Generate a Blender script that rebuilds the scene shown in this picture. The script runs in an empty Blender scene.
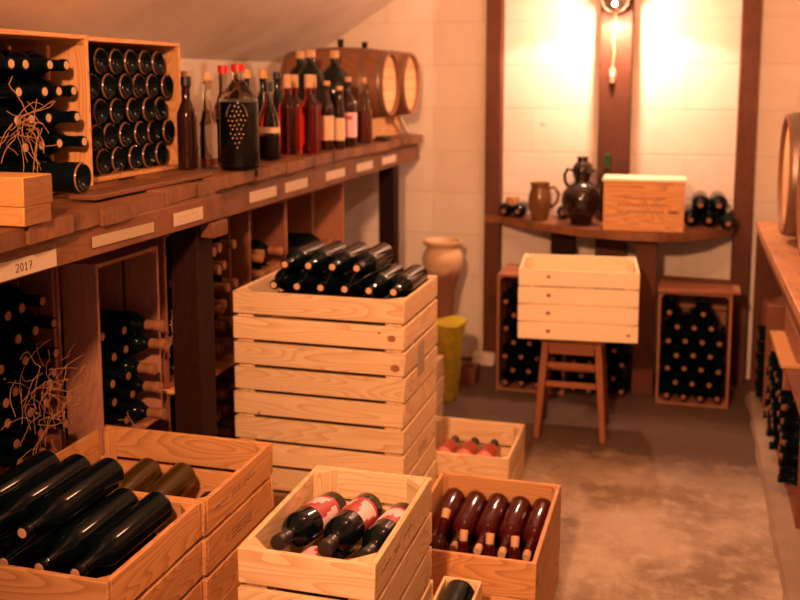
import bpy, bmesh, math, random
from mathutils import Vector, Matrix, Quaternion
rnd = random.Random(7)
SC = bpy.context.scene
COL = SC.collection
PI = math.pi

# ------------------------------------------------------------------ materials
def new_mat(name):
    m = bpy.data.materials.new(name); m.use_nodes = True
    nt = m.node_tree
    b = nt.nodes['Principled BSDF']
    return m, nt, b

def plain(name, col, rough=.5, metal=0.0, trans=0.0, ior=1.5, emit=None, estr=0, coat=0.0, spec=.5):
    m, nt, b = new_mat(name)
    b.inputs['Base Color'].default_value = (*col, 1)
    b.inputs['Roughness'].default_value = rough
    b.inputs['Metallic'].default_value = metal
    b.inputs['Transmission Weight'].default_value = trans
    b.inputs['IOR'].default_value = ior
    b.inputs['Coat Weight'].default_value = coat
    b.inputs['Specular IOR Level'].default_value = spec
    if emit:
        b.inputs['Emission Color'].default_value = (*emit, 1)
        b.inputs['Emission Strength'].default_value = estr
    return m

class NG:
    """tiny node helper"""
    def __init__(s, nt): s.nt = nt
    def n(s, typ, **kw):
        x = s.nt.nodes.new(typ)
        for k, v in kw.items(): setattr(x, k, v)
        return x
    def link(s, a, b): s.nt.links.new(a, b)
    def math(s, op, a, b=None, c=None, clamp=False):
        x = s.n('ShaderNodeMath', operation=op); x.use_clamp = clamp
        for i, v in enumerate((a, b, c)):
            if v is None: continue
            if isinstance(v, (int, float)): x.inputs[i].default_value = v
            else: s.link(v, x.inputs[i])
        return x.outputs[0]
    def mix(s, fac, a, b, blend='MIX'):
        x = s.n('ShaderNodeMix', data_type='RGBA', blend_type=blend)
        if isinstance(fac, (int, float)): x.inputs[0].default_value = fac
        else: s.link(fac, x.inputs[0])
        for i, v in ((6, a), (7, b)):
            if isinstance(v, tuple): x.inputs[i].default_value = (*v, 1)
            else: s.link(v, x.inputs[i])
        return x.outputs[2]
    def ramp(s, fac, lo, hi):
        x = s.n('ShaderNodeMapRange'); x.clamp = True
        x.inputs[1].default_value = lo; x.inputs[2].default_value = hi
        s.link(fac, x.inputs[0]); return x.outputs[0]
    def scaled(s, vec, sc):
        x = s.n('ShaderNodeVectorMath', operation='MULTIPLY'); s.link(vec, x.inputs[0]); x.inputs[1].default_value = sc
        return x.outputs[0]
    def noise(s, vec, scale=1, detail=2, rough=.5, dist=0):
        x = s.n('ShaderNodeTexNoise'); s.link(vec, x.inputs['Vector'])
        x.inputs['Scale'].default_value = scale; x.inputs['Detail'].default_value = detail
        x.inputs['Roughness'].default_value = rough; x.inputs['Distortion'].default_value = dist
        return x.outputs['Fac']

def wood(name, light, dark, knot=(.16, .06, .02), ring=26, tone=.25, rough=.55, knots=.3, grime=0.0, bump=.12, contrast=.5):
    m, nt, b = new_mat(name); g = NG(nt)
    uv = g.n('ShaderNodeUVMap').outputs[0]
    sx = g.n('ShaderNodeSeparateXYZ'); g.link(uv, sx.inputs[0])
    cell = g.math('FLOOR', g.math('MULTIPLY', g.math('ADD', sx.outputs[0], 5.0), .1))
    wn = g.n('ShaderNodeTexWhiteNoise', noise_dimensions='1D'); g.link(cell, wn.inputs['W'])
    # knots
    kv = g.scaled(uv, (3.1, 9.0, 1))
    vo = g.n('ShaderNodeTexVoronoi'); g.link(kv, vo.inputs['Vector']); vo.inputs['Scale'].default_value = 1
    vo.inputs['Randomness'].default_value = .9
    sc = g.n('ShaderNodeSeparateColor'); g.link(vo.outputs['Color'], sc.inputs[0])
    isk = g.math('LESS_THAN', sc.outputs[0], knots)
    near = g.math('MULTIPLY', isk, g.ramp(vo.outputs['Distance'], .42, .0))
    core = g.math('MULTIPLY', isk, g.ramp(vo.outputs['Distance'], .105, .06))
    n1 = g.noise(g.scaled(uv, (1.3, 9.0, 1)), 1, 1.5, .45)
    f = g.math('ADD', n1, g.math('MULTIPLY', near, .16))
    ringv = g.math('FRACT', g.math('MULTIPLY', f, ring))
    ringv = g.math('POWER', ringv, 2.2)
    fib = g.noise(g.scaled(uv, (5, 260, 1)), 1, 2, .6)
    fac = g.math('ADD', g.math('MULTIPLY', ringv, contrast), g.math('MULTIPLY', g.math('SUBTRACT', fib, .5), .45), clamp=True)
    c = g.mix(fac, light, dark)
    tn = g.math('ADD', g.math('MULTIPLY', wn.outputs[0], tone), 1 - tone * .6)
    hv = g.n('ShaderNodeHueSaturation'); g.link(c, hv.inputs['Color']); g.link(tn, hv.inputs['Value'])
    c = g.mix(g.math('MULTIPLY', core, .8), hv.outputs[0], knot)
    if grime:
        tc = g.n('ShaderNodeTexCoord')
        gn = g.noise(tc.outputs['Object'], 7, 4, .65)
        c = g.mix(g.math('MULTIPLY', g.ramp(gn, .45, .7), grime), c, (dark[0]*.35, dark[1]*.3, dark[2]*.3))
    g.link(c, b.inputs['Base Color'])
    b.inputs['Roughness'].default_value = rough
    b.inputs['Specular IOR Level'].default_value = .3
    if bump:
        bp = g.n('ShaderNodeBump'); bp.inputs['Strength'].default_value = bump; bp.inputs['Distance'].default_value = .002
        g.link(g.math('ADD', fib, ringv), bp.inputs['Height']); g.link(bp.outputs[0], b.inputs['Normal'])
    return m

M = {}
M['pine'] = wood('pine', (.82, .60, .36), (.58, .32, .135), knots=.18, tone=.2, contrast=.72)
M['pine_warm'] = wood('pine_warm', (.70, .36, .145), (.38, .15, .045), knots=.24, tone=.26, contrast=.72)
M['pine_pale'] = wood('pine_pale', (.88, .71, .50), (.76, .55, .34), knots=.06, tone=.1, contrast=.35)
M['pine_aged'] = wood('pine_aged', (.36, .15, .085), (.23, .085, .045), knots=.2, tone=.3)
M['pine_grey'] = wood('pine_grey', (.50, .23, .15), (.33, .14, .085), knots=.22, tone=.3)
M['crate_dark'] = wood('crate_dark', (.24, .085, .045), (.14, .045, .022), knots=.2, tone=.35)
M['timber'] = wood('timber', (.115, .035, .015), (.065, .018, .008), ring=18, knots=.15, tone=.2, rough=.6, grime=.3)
M['timber_dark'] = wood('timber_dark', (.022, .007, .004), (.013, .004, .002), ring=18, knots=.12, tone=.2, rough=.6, grime=.3)  # near-black: the shade on the shelf post is put into this colour
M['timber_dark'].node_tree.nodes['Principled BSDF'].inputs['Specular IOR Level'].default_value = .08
M['plank'] = wood('plank', (.235, .095, .04), (.125, .045, .018), ring=22, tone=.45, rough=.5, grime=.65, knots=.15, bump=.25)
M['plank_worn'] = wood('plank_worn', (.50, .25, .12), (.30, .13, .055), ring=22, tone=.3, rough=.5, grime=.4, knots=.15, bump=.2)
M['fascia'] = wood('fascia', (.20, .078, .033), (.12, .04, .016), tone=.2, grime=.5, knots=.12)
M['stool_wood'] = wood('stool_wood', (.27, .095, .04), (.18, .058, .024), tone=.12, knots=.02)
M['stave'] = wood('stave', (.27, .115, .055), (.17, .065, .03), tone=.3, knots=.02)
M['head'] = wood('head', (.70, .43, .20), (.55, .31, .13), tone=.15, knots=.03, contrast=.3)
M['beam'] = wood('beam', (.55, .27, .09), (.37, .15, .04), tone=.08, knots=.05, ring=34)
M['knot'] = plain('knot', (.30, .12, .045), .6)
M['stamp'] = plain('stamp', (.26, .15, .085), .8)
M['paper'] = plain('paper', (.54, .42, .31), .8)
M['tape'] = plain('tape', (.42, .31, .21), .7)
M['ink'] = plain('ink', (.03, .02, .02), .8)
M['faint_ink'] = plain('faint_ink', (.42, .33, .25), .8)
M['cork'] = plain('cork', (.60, .36, .20), .8)
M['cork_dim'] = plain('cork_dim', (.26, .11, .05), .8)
M['black_glass'] = plain('black_glass', (.002, .005, .007), .07, spec=.2)
M['olive_glass'] = plain('olive_glass', (.052, .027, .006), .14)
M['capsule'] = plain('capsule', (.02, .014, .012), .38)
M['label_white'] = plain('label_white', (.76, .62, .70), .6)
M['label_red'] = plain('label_red', (.42, .05, .062), .55)
M['rose_label'] = plain('rose_label', (.58, .17, .12), .6)
M['label_pink'] = plain('label_pink', (.74, .46, .50), .6)
M['label_beige'] = plain('label_beige', (.66, .48, .32), .6)
M['red_wine_glass'] = plain('red_wine_glass', (.05, .004, .003), .06, spec=.2)
M['red_clear'] = plain('red_clear', (.62, .035, .015), .02, trans=1.0, ior=1.38)
M['rose_glass'] = plain('rose_glass', (.52, .10, .06), .06, trans=.35, ior=1.33)
M['brown_glass'] = plain('brown_glass', (.026, .007, .004), .08, spec=.35)
M['clear_glass'] = plain('clear_glass', (.93, .92, .88), .03, trans=1.0, ior=1.28)
M['green_glass'] = plain('green_glass', (.006, .010, .006), .1, spec=.3)
M['dark_wine'] = plain('dark_wine', (.004, .004, .006), .3, spec=.1)
M['amber_drink'] = plain('amber_drink', (.11, .015, .007), .1)
M['red_cap'] = plain('red_cap', (.50, .012, .015), .35)
M['black_cap'] = plain('black_cap', (.012, .012, .013), .4)
M['gold_cap'] = plain('gold_cap', (.65, .32, .09), .4)
M['green_capsule'] = plain('green_capsule', (.02, .12, .035), .35)
M['gold_dot'] = plain('gold_dot', (.75, .52, .28), .25, metal=.8)
M['iron'] = plain('iron', (.24, .19, .16), .42, metal=.85)
M['dark_iron'] = plain('dark_iron', (.05, .035, .03), .5, metal=.6)
M['chrome'] = plain('chrome', (.55, .50, .46), .14, metal=1)
M['cable'] = plain('cable', (.40, .24, .13), .5)
M['bulb'] = plain('bulb', (1, .9, .7), .4, emit=(1, .72, .42), estr=14)
M['straw'] = plain('straw', (.38, .18, .07), .7)
M['brown_glaze'] = plain('brown_glaze', (.014, .006, .004), .14, coat=.5)
M['tan_glaze'] = plain('tan_glaze', (.15, .065, .02), .2, coat=.4)
M['tan_wood'] = plain('tan_wood', (.55, .30, .13), .6)
M['pale_stick'] = plain('pale_stick', (.80, .68, .52), .6)

def yellow_mat():
    m, nt, b = new_mat('yellow_plastic'); g = NG(nt)
    tc = g.n('ShaderNodeTexCoord')
    n = g.noise(tc.outputs['Object'], 22, 3)
    g.link(g.mix(g.ramp(n, .35, .7), (.44, .36, .018), (.62, .50, .03)), b.inputs['Base Color'])
    b.inputs['Roughness'].default_value = .35
    bp = g.n('ShaderNodeBump'); bp.inputs['Strength'].default_value = .6; bp.inputs['Distance'].default_value = .01
    g.link(n, bp.inputs['Height']); g.link(bp.outputs[0], b.inputs['Normal'])
    return m
M['yellow'] = yellow_mat()

def urn_mat():
    m, nt, b = new_mat('urn_glaze'); g = NG(nt)
    tc = g.n('ShaderNodeTexCoord'); s = g.n('ShaderNodeSeparateXYZ'); g.link(tc.outputs['Object'], s.inputs[0])
    n = g.noise(tc.outputs['Object'], 12, 3)
    f = g.ramp(g.math('ADD', s.outputs[2], g.math('MULTIPLY', n, .12)), .575, .625)
    g.link(g.mix(f, (.22, .085, .045), (.60, .40, .24)), b.inputs['Base Color'])
    b.inputs['Roughness'].default_value = .5
    return m
M['urn'] = urn_mat()

def wall_mat(name, base, second, brick=True, bump=.5):
    m, nt, b = new_mat(name); g = NG(nt)
    tc = g.n('ShaderNodeTexCoord')
    v = tc.outputs['Object']
    n = g.noise(v, 2.2, 5, .6); n2 = g.noise(v, 45, 4, .6)
    c = g.mix(g.ramp(n, .42, .68), base, second)
    h = g.math('MULTIPLY', n2, .35)
    if brick:
        mp = g.n('ShaderNodeMapping'); mp.inputs['Rotation'].default_value = (PI/2, 0, 0)
        g.link(v, mp.inputs['Vector'])
        br = g.n('ShaderNodeTexBrick'); g.link(mp.outputs[0], br.inputs['Vector'])
        br.inputs['Scale'].default_value = 1; br.inputs['Brick Width'].default_value = .52
        br.inputs['Row Height'].default_value = .225; br.inputs['Mortar Size'].default_value = .006
        br.inputs['Mortar Smooth'].default_value = .6
        br.inputs['Color1'].default_value = (1, 1, 1, 1); br.inputs['Color2'].default_value = (.96, .95, .94, 1)
        br.inputs['Mortar'].default_value = (.91, .89, .87, 1)
        c = g.mix(1.0, c, br.outputs['Color'], 'MULTIPLY')
        h = g.math('ADD', h, g.math('MULTIPLY', g.math('SUBTRACT', 1.0, br.outputs['Fac']), 1.0))
        # chips where the paint has come off
        vo = g.noise(g.scaled(v, (3.0, 3.0, 9.0)), 1.6, 3, .6)
        c = g.mix(g.math('MULTIPLY', g.ramp(vo, .70, .76), .55), c, (.45, .28, .17))
    g.link(c, b.inputs['Base Color'])
    b.inputs['Roughness'].default_value = .85; b.inputs['Specular IOR Level'].default_value = .2
    bp = g.n('ShaderNodeBump'); bp.inputs['Strength'].default_value = bump; bp.inputs['Distance'].default_value = .006
    g.link(h, bp.inputs['Height']); g.link(bp.outputs[0], b.inputs['Normal'])
    return m
M['wall'] = wall_mat('whitewashed_block', (.82, .73, .64), (.74, .64, .55), bump=.35)
M['wall_plain'] = wall_mat('whitewash', (.78, .68, .58), (.70, .60, .50), brick=False)
M['ceiling'] = wall_mat('ceiling_plaster', (.90, .79, .66), (.74, .61, .48), brick=False)
def floor_mat():
    m, nt, b = new_mat('worn_concrete'); g = NG(nt)
    tc = g.n('ShaderNodeTexCoord'); v = tc.outputs['Object']
    n = g.noise(v, 2.6, 6, .62); n2 = g.noise(v, 14, 5, .65); n3 = g.noise(v, 90, 3, .6)
    c = g.mix(g.ramp(n, .38, .62), (.48, .375, .28), (.25, .175, .12))
    c = g.mix(g.math('MULTIPLY', g.ramp(n2, .48, .66), .6), c, (.55, .45, .35))
    c = g.mix(g.math('MULTIPLY', g.ramp(n3, .55, .75), .35), c, (.16, .11, .08))
    sp = g.n('ShaderNodeSeparateXYZ'); g.link(v, sp.inputs[0])       # older, darker slab towards the back
    wob = g.math('MULTIPLY', g.math('SUBTRACT', n2, .5), .5)
    old = g.ramp(g.math('ADD', sp.outputs[1], wob), 3.72, 4.02)
    c = g.mix(g.math('MULTIPLY', old, .92), c, (.085, .046, .032))
    g.link(c, b.inputs['Base Color'])
    b.inputs['Roughness'].default_value = .8; b.inputs['Specular IOR Level'].default_value = .25
    bp = g.n('ShaderNodeBump'); bp.inputs['Strength'].default_value = .5; bp.inputs['Distance'].default_value = .006
    g.link(g.math('ADD', n2, g.math('MULTIPLY', n3, .4)), bp.inputs['Height']); g.link(bp.outputs[0], b.inputs['Normal'])
    return m
M['floor'] = floor_mat()
M['kerb'] = wall_mat('kerb_concrete', (.36, .27, .20), (.20, .14, .10), brick=False, bump=1.0)

# ------------------------------------------------------------------ mesh builder
class MB:
    def __init__(s):
        s.bm = bmesh.new(); s.uv = s.bm.loops.layers.uv.new('UVMap'); s.mats = []
    def mi(s, m):
        if m not in s.mats: s.mats.append(m)
        return s.mats.index(m)
    def _uvbox(s, faces, dims, mat4, k=None):
        ax = max(range(3), key=lambda i: dims[i])
        ou = 10.0 * rnd.randint(1, 60) + rnd.uniform(-1.5, 1.5); ov = rnd.uniform(0, 40)
        others = [i for i in range(3) if i != ax]
        inv = mat4.inverted()
        for f in faces:
            n = (inv.to_3x3() @ f.normal)
            d = max(range(3), key=lambda i: abs(n[i]))
            for lp in f.loops:
                p = inv @ lp.vert.co
                if d == ax: u, v = p[others[0]] * .15, p[others[1]]
                else:
                    w = [i for i in others if i != d]
                    u, v = p[ax], p[w[0] if w else others[0]] + .37 * d
                lp[s.uv].uv = (u + ou, v + ov)
    def box(s, c, dims, mat, bev=.0015, rot=None, jit=0):
        m4 = Matrix.Translation(Vector(c))
        if rot is not None: m4 = m4 @ (rot.to_matrix().to_4x4() if isinstance(rot, Quaternion) else rot.to_4x4())
        x, y, z = [d / 2 for d in dims]
        vs = [s.bm.verts.new(m4 @ Vector((a*x, b*y, cc*z))) for a in (-1, 1) for b in (-1, 1) for cc in (-1, 1)]
        idx = [(0,1,3,2),(4,6,7,5),(0,4,5,1),(2,3,7,6),(0,2,6,4),(1,5,7,3)]
        fs = [s.bm.faces.new([vs[i] for i in q]) for q in idx]
        if bev:
            es = list({e for f in fs for e in f.edges})
            r = bmesh.ops.bevel(s.bm, geom=es, offset=min(bev, min(dims)*.3), segments=1, affect='EDGES', profile=.5)
            fs = list({f for v in r['verts'] for f in v.link_faces} | {f for f in fs if f.is_valid} | set(r['faces']))
        s.bm.normal_update()
        k = s.mi(mat)
        for f in fs: f.material_index = k
        s._uvbox(fs, dims, m4)
    def span(s, a, b, mat, bev=.0015):
        s.box([(a[i]+b[i])/2 for i in range(3)], [abs(b[i]-a[i]) for i in range(3)], mat, bev)
    def prism(s, poly, z0, z1, mat, uvs=1.0):
        """vertical prism over a 2D outline (counter-clockwise)"""
        lo = [s.bm.verts.new((x, y, z0)) for x, y in poly]; hi = [s.bm.verts.new((x, y, z1)) for x, y in poly]
        n = len(poly); fs = [s.bm.faces.new(hi), s.bm.faces.new(lo[::-1])]
        for i in range(n): fs.append(s.bm.faces.new([lo[i], lo[(i+1)%n], hi[(i+1)%n], hi[i]]))
        k = s.mi(mat); ou = 10.0*rnd.randint(1, 60); ov = rnd.uniform(0, 40)
        s.bm.normal_update()
        for f in fs:
            f.material_index = k
            for lp in f.loops:
                p = lp.vert.co
                if abs(f.normal.z) > .7: lp[s.uv].uv = (p.x*uvs+ou, p.y*uvs+ov)
                else: lp[s.uv].uv = (p.z+ou, (p.x+p.y)+ov)
    def lathe(s, prof, mat, seg=24, M4=None, smooth=True, squash=None, mats=None):
        """profile of (r, z) spun about +Z; mats: one material per profile segment"""
        M4 = M4 or Matrix()
        rings = []
        for r, z in prof:
            if r < 1e-5: rings.append([s.bm.verts.new(M4 @ Vector((0, 0, z)))])
            else: rings.append([s.bm.verts.new(M4 @ Vector((r*math.cos(2*PI*i/seg), r*math.sin(2*PI*i/seg), z))) for i in range(seg)])
        ou = 10.0*rnd.randint(1, 60)
        for j in range(len(prof)-1):
            k = s.mi(mats[j] if mats else mat)
            a, b = rings[j], rings[j+1]
            for i in range(seg):
                i2 = (i+1) % seg
                if len(a) == 1 and len(b) == 1: continue
                if len(a) == 1: q = [a[0], b[i2], b[i]]
                elif len(b) == 1: q = [a[i], a[i2], b[0]]
                else: q = [a[i], a[i2], b[i2], b[i]]
                try: f = s.bm.faces.new(q)
                except ValueError: continue
                f.material_index = k; f.smooth = smooth
                for lp in f.loops:
                    p = M4.inverted() @ lp.vert.co
                    lp[s.uv].uv = (p.z + ou, .3*(i if lp.vert in (a[i % len(a)], b[i % len(b)]) else i+1)/seg)
    def tube(s, pts, r, mat, seg=8, r2=None, caps=True):
        pts = [Vector(p) for p in pts]; n = len(pts); rings = []; k = s.mi(mat)
        up = None
        for i, p in enumerate(pts):
            t = (pts[min(i+1, n-1)] - pts[max(i-1, 0)]).normalized()
            if up is None or abs(up.dot(t)) > .95:
                up = Vector((0, 0, 1)) if abs(t.z) < .9 else Vector((1, 0, 0))
            u = (up - t*up.dot(t)).normalized(); w = t.cross(u); up = u
            rr = r if r2 is None else r + (r2-r)*i/(n-1)
            rings.append([s.bm.verts.new(p + u*rr*math.cos(2*PI*j/seg) + w*rr*math.sin(2*PI*j/seg)) for j in range(seg)])
        ou = 10.0*rnd.randint(1, 60); L = 0; fs = []
        for i in range(n-1):
            d = (pts[i+1]-pts[i]).length
            for j in range(seg):
                j2 = (j+1) % seg
                f = s.bm.faces.new([rings[i][j], rings[i][j2], rings[i+1][j2], rings[i+1][j]]); f.smooth = seg > 4; f.material_index = k
                for lp, (uu, vv) in zip(f.loops, ((L, j), (L, j+1), (L+d, j+1), (L+d, j))): lp[s.uv].uv = (uu+ou, vv*.12/seg)
            L += d
        if caps:
            for q in (rings[0][::-1], rings[-1]):
                f = s.bm.faces.new(q); f.material_index = k
                for lp in f.loops: lp[s.uv].uv = (ou, .1)
    def sphere(s, c, r, mat, seg=10, rings=6):
        prof = [(r*math.sin(PI*i/rings), -r*math.cos(PI*i/rings)) for i in range(rings+1)]
        prof[0] = (0, -r); prof[-1] = (0, r)
        s.lathe(prof, mat, seg, Matrix.Translation(Vector(c)))
    def disc(s, c, n, rx, ry, mat, seg=14, h=.0004):
        """a slightly raised flat oval (knot, stamp dot)"""
        q = Vector((0, 0, 1)).rotation_difference(Vector(n)).to_matrix().to_4x4()
        m4 = Matrix.Translation(Vector(c)) @ q
        s.lathe([(1, 0), (1, h), (0, h)], mat, seg, m4 @ Matrix.Diagonal((rx, ry, 1, 1)), smooth=False)
    def mesh(s, name):
        me = bpy.data.meshes.new(name)
        bmesh.ops.recalc_face_normals(s.bm, faces=s.bm.faces)
        s.bm.to_mesh(me); s.bm.free()
        for m in s.mats: me.materials.append(m)
        try: me.set_sharp_from_angle(angle=math.radians(40))
        except Exception: pass
        return me
    def build(s, name, parent=None):
        return link(name, s.mesh(name), parent)

def link(name, me, parent=None):
    o = bpy.data.objects.new(name, me); COL.objects.link(o)
    if parent is not None: o.parent = parent
    return o
def tag(o, label=None, cat=None, group=None, kind=None):
    if label: o['label'] = label
    if cat: o['category'] = cat
    if group: o['group'] = group
    if kind: o['kind'] = kind
    return o
def empty(name, label, cat, loc=(0, 0, 0), group=None, rot=None):
    o = bpy.data.objects.new(name, None); COL.objects.link(o); o.location = loc
    o.empty_display_size = .05
    if rot is not None: o.rotation_euler = rot
    return tag(o, label, cat, group)
def copy_tree(o, parent=None):
    c = o.copy(); COL.objects.link(c)
    if parent is not None: c.parent = parent
    for ch in o.children: copy_tree(ch, c)
    return c
ORD = ['first', 'second', 'third', 'fourth', 'fifth', 'sixth', 'seventh', 'eighth', 'ninth', 'tenth', 'eleventh', 'twelfth']
ROWN = ['bottom row', 'second row up', 'third row up', 'fourth row up', 'fifth row up', 'sixth row up', 'seventh row up']

# ------------------------------------------------------------------ the setting
def struct(name, mb):
    o = mb.build(name); o['kind'] = 'structure'; return o
WB, WL, WR, CZ = 5.2, -2.05, 1.12, 2.35
mb = MB(); mb.span((WL-.1, -1.2, -.08), (WR+.1, WB+.1, 0), M['floor'], 0); struct('floor', mb)
mb = MB(); mb.span((WL-.1, WB, 0), (WR+.1, WB+.12, CZ+.1), M['wall'], 0); struct('wall_back', mb)
mb = MB(); mb.span((WL-.12, -1.2, 0), (WL, WB, 1.59), M['wall_plain'], 0); struct('wall_left', mb)
mb = MB(); mb.span((WR, -1.2, 0), (WR+.12, WB, CZ), M['wall_plain'], 0); struct('wall_right', mb)
mb = MB()
sl = .62; xk = WL + (CZ-1.59)/sl
def quad_slab(poly, y0, y1, mat):
    b = MB(); bm = b.bm; k = b.mi(mat)
    A = [bm.verts.new((x, y0, z)) for x, z in poly]; B = [bm.verts.new((x, y1, z)) for x, z in poly]
    bm.faces.new(A); bm.faces.new(B[::-1]); n = len(poly)
    for i in range(n): bm.faces.new([A[i], B[i], B[(i+1) % n], A[(i+1) % n]])
    return b
struct('ceiling', quad_slab([(WL-.12, 1.59-.12*sl), (xk, CZ), (WR+.12, CZ), (WR+.12, CZ+.12), (xk-.05, CZ+.12), (WL-.12, 1.75)], -1.2, WB, M['ceiling']))
# timber posts on the back wall
for i, (x0, x1, d) in enumerate(((-1.004, -.922, .09), (-.427, -.272, .10), (.236, .320, .10))):
    mb = MB(); mb.span((x0, WB-d, 0), (x1, WB, CZ), M['timber'], .004); struct('trim_%d' % (i+1), mb)
mb = MB(); mb.span((-1.05, WB-.15, 0), (-.93, WB-.091, .07), M['wall_plain'], .01); struct('trim_4', mb)   # plinth at the post's foot
# rough raised strip along the right side of the path
mb = MB(); bm = mb.bm; k = mb.mi(M['kerb']); R2 = random.Random(3)
rows = []
for j in range(48):
    y = 1.0 + j*.083
    xs = [.318+R2.uniform(-.006, .006), .33+R2.uniform(-.006, .006), .40, .52]
    zs = [0, .022+R2.uniform(-.007, .009), .026+R2.uniform(-.006, .008), .02]
    rows.append([bm.verts.new((x, y, z)) for x, z in zip(xs, zs)])
for a, b in zip(rows, rows[1:]):
    for q in range(3): bm.faces.new([a[q], a[q+1], b[q+1], b[q]])
struct('trim_5', mb)

# ------------------------------------------------------------------ bottles
R0, H0 = .037, .296
BODY = [(0, .014), (.016, .011), (.027, .003), (.0315, 0), (.0345, .0008), (.0368, .0045), (.037, .008), (.037, .186), (.0362, .196), (.0328, .209),
        (.027, .220), (.0205, .229), (.0165, .237), (.0150, .247), (.0142, .272), (.0158, .274), (.0160, .286), (.0145, .2905), (.0140, .292), (.0095, .292), (.0095, .288), (0, .288)]
def sc_prof(p, r, h): return [(a*r, b*h) for a, b in p]
def bottle_proto(parts):
    """parts: list of (name, mesh); returns a builder"""
    state = {'o': None}
    def make(label, base, d, group=None, roll=None, name='wine_bottle', cat='bottle'):
        d = Vector(d).normalized()
        q = Vector((0, 0, 1)).rotation_difference(d)
        q = q @ Quaternion((0, 0, 1), rnd.uniform(0, 2*PI) if roll is None else roll)
        if state['o'] is None:
            o = bpy.data.objects.new(name, None); COL.objects.link(o); o.empty_display_size = .05
            for nm, me in parts: link(nm, me, o)
            state['o'] = o
        else:
            o = copy_tree(state['o'])
        for k in list(o.keys()):
            del o[k]
        o.rotation_mode = 'QUATERNION'; o.rotation_quaternion = q; o.location = Vector(base)
        return tag(o, label, cat, group)
    return make
def me_lathe(name, prof, mat, seg=24, mats=None):
    b = MB(); b.lathe(prof, mat, seg, mats=mats); return b.mesh(name)
def cork_me(z0, z1, r=.0102, mat='cork', top=None):
    return me_lathe('cork', [(0, z0), (r, z0), (r*1.02, z1-.001), (r*.92, z1), (0, z1)], M[mat], 14)
b_dark = bottle_proto([('glass_body', me_lathe('glass_body', BODY, M['black_glass'], 26)), ('cork', cork_me(.286, .2938, .0102))])
M['glass_rim'] = plain('glass_rim', (.22, .10, .045), .15)  # amber tone stands in for the light caught on the base rims
M['black_matte'] = plain('black_matte', (.002, .005, .007), .1, spec=.09)
b_base = bottle_proto([('glass_body', me_lathe('glass_body', BODY, M['black_matte'], 28, mats=[M['black_matte'] if i != 4 else M['glass_rim'] for i in range(len(BODY)-1)]))])
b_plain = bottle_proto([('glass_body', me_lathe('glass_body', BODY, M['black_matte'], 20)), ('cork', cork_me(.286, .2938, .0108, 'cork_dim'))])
M['brown_capsule'] = plain('brown_capsule', (.30, .13, .06), .35)
b_brown = bottle_proto([('glass_body', me_lathe('glass_body', BODY, M['black_matte'], 20)), ('capsule', me_lathe('capsule', [(.0156, .240), (.0148, .271), (.0164, .273), (.0166, .289), (.0155, .2945), (0, .2952)], M['brown_capsule'], 14))])
b_olive = bottle_proto([('glass_body', me_lathe('glass_body', BODY, M['olive_glass'], 28)), ('cork', cork_me(.286, .2938, .0102))])
capm = me_lathe('capsule', [(.0152, .243), (.0146, .272), (.0163, .274), (.0165, .289), (.0155, .2955), (0, .2965)], M['capsule'], 18)
def band(name, r, z0, z1, mats, seg=32, pick=None):
    b = MB(); ks = [b.mi(m) for m in mats]; n = 7
    vs = [[b.bm.verts.new((r*math.cos(2*PI*i/seg), r*math.sin(2*PI*i/seg), z0+(z1-z0)*j/n)) for i in range(seg)] for j in range(n+1)]
    for j in range(n):
        for i in range(seg):
            f = b.bm.faces.new([vs[j][i], vs[j][(i+1) % seg], vs[j+1][(i+1) % seg], vs[j+1][i]]); f.smooth = True
            f.material_index = ks[pick(i/seg, j/n)] if pick else 0
    return b.mesh(name)
lab_art = lambda u, v: 1 if (math.sin(u*2*PI*3) + .7*math.sin(u*2*PI*5+1) + 2.2*(v-.45)) > .25 or v < .01 else 0
b_label = bottle_proto([('glass_body', me_lathe('glass_body', BODY, M['black_glass'], 32)), ('capsule', capm),
                        ('label', band('label', .0374, .045, .145, [M['label_white'], M['label_red']], 48, lab_art))])
b_label_low = bottle_proto([('glass_body', me_lathe('glass_body', BODY, M['olive_glass'], 28)), ('capsule', capm),
                        ('label', band('label', .0374, .004, .11, [M['label_pink'], M['label_red']], 48, lab_art))])
REDBODY = sc_prof(BODY, .90, .88)
b_red = bottle_proto([('glass_body', me_lathe('glass_body', REDBODY, M['red_wine_glass'], 26)),
                      ('cork', me_lathe('cork', [(0, .246), (.0085, .246), (.0110, .257), (.0118, .280), (.0105, .284), (0, .284)], M['cork'], 16))])
b_red_band = bottle_proto([('glass_body', me_lathe('glass_body', REDBODY, M['red_wine_glass'], 26)),
                      ('cork', me_lathe('cork', [(0, .246), (.0085, .246), (.0110, .257), (.0118, .280), (.0105, .284), (0, .284)], M['cork'], 16)),
                      ('label', band('label', .0337, .10, .135, [M['label_red']], 32))])
b_rose = bottle_proto([('glass_body', me_lathe('glass_body', REDBODY, M['rose_glass'], 24)),
                       ('capsule', me_lathe('capsule', [(.0150, .212), (.0148, .243), (.0160, .245), (.0158, .2585), (0, .260)], M['capsule'], 16)),
                       ('label', band('label', .0337, .02, .095, [M['rose_label']], 28))])

def honey(make, plane, u0, du, us, zs, lab, group, y_dir, odd=.5, skip=None, jitter=.004, depth_j=.012, dz=None):
    """a pile of lying bottles: rows zs, us = bottles per row, neck or base in the given plane"""
    for r, z in enumerate(zs):
        n = us[r]
        for i in range(n):
            u = u0 + (i + (odd if r % 2 else 0)) * du + rnd.uniform(-jitter, jitter)*.5
            if skip and skip(r, i, u, z): continue
            make(lab(r, i, n), *y_dir(plane + rnd.uniform(-depth_j, depth_j), u, z + rnd.uniform(-jitter, jitter)*.3), group=group)
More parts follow.
